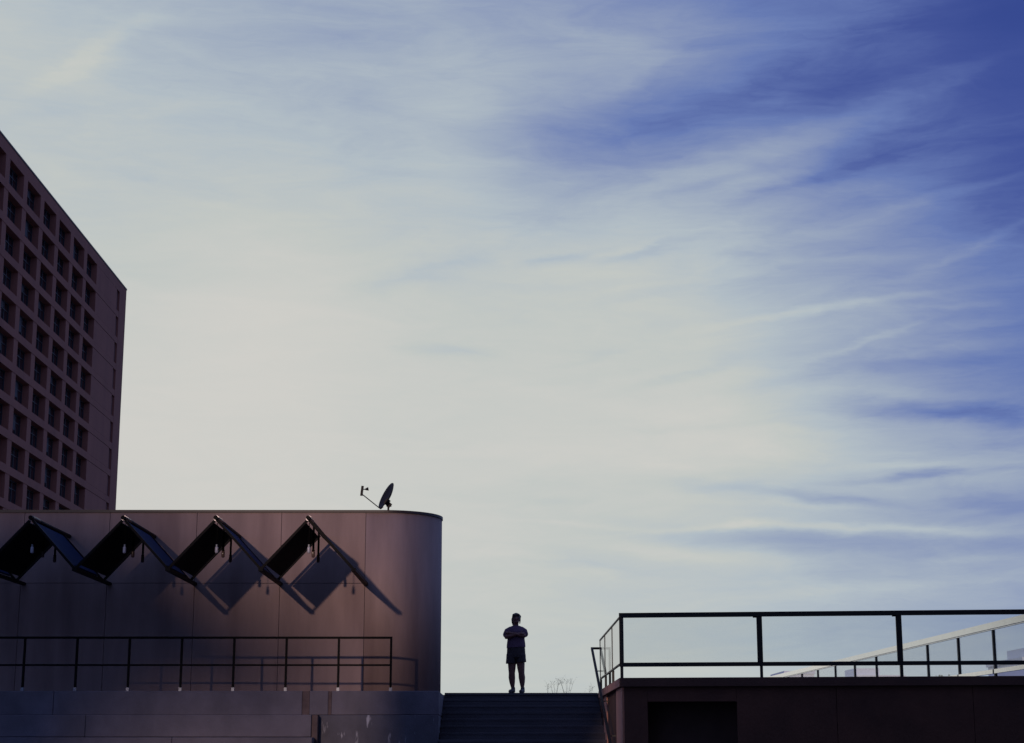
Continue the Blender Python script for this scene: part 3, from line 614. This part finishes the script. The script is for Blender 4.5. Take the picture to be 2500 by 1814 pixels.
def shirt(q):
    q.loft([rip(.196, .150, amp=.03, k=7, z=.935, tilt=.012), rip(.192, .146, amp=.02, k=6, z=1.0, ph=1), rip(.184, .140, amp=.02, k=5, z=1.08), rip(.176, .138, z=1.18, c=(0, -.008)),
            rip(.178, .132, z=1.27, c=(0, -.008)), rip(.166, .100, z=1.335), rip(.120, .075, z=1.372), rip(.078, .066, z=1.392, c=(-.003, 0))], 36)
    q.limb(WL(((-.118, 0, 1.318, .058), (-.178, -.008, 1.275, .071), (-.206, -.028, 1.205, .070))), 18)
    q.limb(WL(((.118, 0, 1.318, .057), (.172, -.008, 1.275, .067), (.190, -.032, 1.215, .064))), 18)
cloth('tee_shirt', 'shirt', shirt)
def shorts(q):
    q.loft([rip(.180, .136, z=.98), rip(.190, .142, z=.90, amp=.015, k=6), rip(.196, .146, z=.80), rip(.190, .140, z=.735), rip(.15, .10, z=.70)], 36)
    for sx, zh, x0 in ((-1, .612, -.106), (1, .635, .104)):
        q.loft([rip(.104, .135, c=(x0 * .93, 0), z=.80), rip(.103, .128, c=(x0 * .97, 0), z=.72, amp=.02, k=4), rip(.107, .126, c=(x0 * 1.0, 0), z=zh, amp=.035, k=5, ph=sx, tilt=.006)], 30)
cloth('shorts', 'shorts', shorts)
def hair(q):
    q.ball(W3((0, .014, 1.556)), (.088, .104, .106), 22, 16)
    q.ball(W3((-.03, -.050, 1.605)), (.052, .045, .040), 14, 10)
    q.ball(W3((.032, -.046, 1.610)), (.050, .045, .036), 14, 10)
    q.ball(W3((.062, .075, 1.585)), (.046, .044, .044), 14, 10)
    q.limb(WL(((-.070, .03, 1.53, .030), (-.066, .03, 1.46, .028), (-.060, .03, 1.41, .016))), 10)
    q.limb(WL(((.080, .07, 1.57, .020), (.084, .06, 1.50, .014), (.078, .05, 1.44, .010))), 10)
cloth('hair', 'hair', hair, 0.006, 3)
for sx, x0, x1 in ((-1, -.062, -.118), (1, .136, .104)):
    def shoe(q):
        c = [(x0, .055, .042, .042), (x0, .0, .047, .047), ((x0 * .6 + x1 * .4), -.06, .040, .050), (x1, -.125, .032, .046), (x1 * 1.06, -.158, .027, .033)]
        q.limb(WL(c), 16); q.limb(WL(((x0, .015, .05, .045), (x0, .012, .105, .044))), 14)
    o = cloth('shoe', 'shoe', shoe, 0.006, 3)
    for v in o.data.vertices:
        if v.co.z < 0.004: v.co.z = 0.004

# ================================================================== dry plants beyond the landing
rnd = random.Random(3)
def shrub(x, y, h, n, spread, lab):
    t = thing('dry_shrub', lab, 'plant', (x, y, LAND), 0, 'dry weeds beyond the landing')
    m_ = MB(); lf = MB()
    def leaf(p, s):
        d = Vector((rnd.uniform(-1, 1), rnd.uniform(-1, 1), rnd.uniform(-1, 1))).normalized(); e = d.orthogonal().normalized()
        lf.add([p, p + d * s + e * s * .4, p + d * s * 2, p + d * s - e * s * .4], [(0, 1, 2, 3)])
    for i in range(n):
        a = rnd.uniform(-1, 1); tip = Vector((x + a * spread, y + rnd.uniform(-.3, .3) * spread, LAND + h * rnd.uniform(.72, 1.0)))
        b0 = Vector((x + a * spread * .12, y, LAND)); midp = b0.lerp(tip, .5) + Vector((0, 0, h * .05))
        m_.tube(b0, midp, .0034, .0026, 5); m_.tube(midp, tip, .0026, .0013, 5)
        for k in range(6):
            f = rnd.uniform(.35, 1.0); p = midp.lerp(tip, f) if f > .5 else b0.lerp(midp, f * 2)
            q = p + Vector((rnd.uniform(-.10, .10), rnd.uniform(-.06, .06), rnd.uniform(.03, .13)))
            m_.tube(p, q, .0015, .0009, 4)
            for _ in range(2): leaf(q + Vector((rnd.uniform(-.02, .02), 0, rnd.uniform(-.02, .02))), rnd.uniform(.006, .013))
    m_.build('stems', M['stem'], t)['kind'] = 'stuff'; lf.build('leaves', M['leaf'], t)['kind'] = 'stuff'
shrub(1.50, 43.0, 0.60, 7, 0.30, 'largest dry twiggy shrub beyond the landing, right of the person')
shrub(1.20, 42.6, 0.47, 5, 0.11, 'thin dry weed clump just left of the largest shrub')
shrub(2.02, 42.5, 0.38, 3, 0.12, 'small dry weed beside the stair handrail')
shrub(0.97, 40.5, 0.32, 2, 0.02, 'short single dry weed stalk nearest the person')

# ================================================================== far buildings and trees seen through the glass
def far_building(x0, x1, y, z1, lab, roof=None, ncol=6, nrow=4):
    t = thing('far_building', lab, 'building', ((x0 + x1) / 2, y, 0))
    MB().box(x0, x1, y, y + 30, 0.01, z1).build('wall', M['far_wall'], t)
    MB().box(x0 - .4, x1 + .4, y - .4, y + 30.4, z1 + .01, z1 + 1.0).build('roof', M['far_wall'], t)
    me = MB().box(-1.2, 1.2, -.08, .1, 0, 1.9).mesh('window'); me.materials.append(M['far_dark'])
    for c in range(ncol):
        for r in range(nrow):
            z = z1 - 3.6 - r * 3.6
            place('window', me, t, ((c - (ncol - 1) / 2) * (x1 - x0) / ncol, 0, z))
    if roof: MB().prism(roof, z1 + 1.02, z1 + 3.4).build('plant_room', M['far_wall'], t)
    return t
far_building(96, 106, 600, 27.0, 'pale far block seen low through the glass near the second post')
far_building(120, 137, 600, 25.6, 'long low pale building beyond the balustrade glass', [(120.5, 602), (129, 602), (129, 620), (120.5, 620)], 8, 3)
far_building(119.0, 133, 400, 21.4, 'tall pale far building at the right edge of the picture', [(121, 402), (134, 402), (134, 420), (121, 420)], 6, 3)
def far_tree(x, y, h, lab):
    t = thing('far_tree', lab, 'tree', (x, y, 0), 0, 'far trees')
    m_ = MB(); m_.tube((x, y, 0.0), (x, y, h * .6), .5, .2, 8)
    for a in range(5):
        an = a * 1.256 + .3; m_.tube((x, y, h * .42), (x + math.cos(an) * h * .2, y + math.sin(an) * h * .2, h * .72), .2, .06, 6)
    m_.build('trunk', M['bark'], t)
    c = MB(); rr_ = random.Random(int(x * 10))
    blobs = [(x + rr_.uniform(-.24, .24) * h, y + rr_.uniform(-.2, .2) * h, h * rr_.uniform(.55, .88), h * rr_.uniform(.10, .17)) for _ in range(9)]
    for bx, by, bz, br in blobs:
        for _ in range(70):
            d = Vector((rr_.gauss(0, 1), rr_.gauss(0, 1), rr_.gauss(0, 1))).normalized() * br * rr_.uniform(.5, 1.1)
            p = Vector((bx, by, bz)) + d; e = Vector((rr_.uniform(-1, 1), rr_.uniform(-1, 1), rr_.uniform(-1, 1))).normalized(); f = e.orthogonal().normalized(); s = h * .022
            c.add([p - e * s, p + f * s, p + e * s, p - f * s], [(0, 1, 2, 3)])
    c.build('crown', M['foliage'], t)['kind'] = 'stuff'
far_tree(124, 480, 22.5, 'hazy far tree right of the third railing post')
far_tree(131, 480, 22.0, 'hazy far tree near the last balustrade post')

# ================================================================== unseen blocks added behind the camera to shape the sunlight
def blocker(x0, x1, y0, y1, z1, lab):  # added block out of view, only there to shade the scene
    t = thing('light_blocker', lab, 'building', ((x0 + x1) / 2, y1, 0))
    MB().box(x0, x1, y0, y1, 0.01, z1).build('wall', M['blocker'], t)
    MB().box(x0 - .05, x1 + .05, y0 - .05, y1 + .05, z1 + .003, z1 + .3).build('blocker_edge', M['coping'], t)
    me = MB().box(-.9, .9, -.05, .06, 0, 1.6).mesh('window'); me.materials.append(M['pane'])  # window panes made for the added light blockers
    n = max(1, int((x1 - x0) / 3.2))
    for c in range(n):
        for r in range(int(z1 / 3.4)):
            place('window', me, t, ((c + .5) / n * (x1 - x0) - (x1 - x0) / 2, 0, 1.0 + r * 3.4))
    return t
blocker(-14.1, -10.15, -20, -18, 26, 'added narrow dark light blocker behind the viewer between the two gaps')
blocker(-6.05, 40, -24, -5, 32, 'added long dark light blocker behind the viewer on the right')
t = thing('slot_blocker', 'added thin light blocker with a sloped top and a slot, far behind the viewer', 'building', (-57, -120, 0))
def xz(poly, y0, y1):
    n = len(poly)
    return MB().add([(x, y0, z) for x, z in poly] + [(x, y1, z) for x, z in poly], [tuple(range(n)), tuple(range(n, 2 * n))[::-1]] + [((i + 1) % n, i, n + i, n + (i + 1) % n) for i in range(n)])
xz([(-76, 0.01), (-38.4, 0.01), (-38.4, 30.4), (-42.6, 30.4), (-42.6, 32.9), (-38.4, 32.9), (-38.4, 33.3), (-43.3, 37.3), (-76, 37.3)], -122, -120).build('wall', M['blocker'], t)  # slope and slot shaped to cut the light pool on the pink wall
xz([(-38.7, 33.58), (-38.1, 33.1), (-38.1, 33.35), (-43.25, 37.56), (-76.3, 37.56), (-76.3, 37.33), (-43.3, 37.33)], -122.2, -119.8).build('blocker_edge', M['coping'], t)
me = MB().box(-.9, .9, -.05, .06, 0, 1.6).mesh('window'); me.materials.append(M['pane'])
for c in range(9):
    for r in range(8): place('window', me, t, (-17 + c * 4.0, 0, 2.0 + r * 3.5))
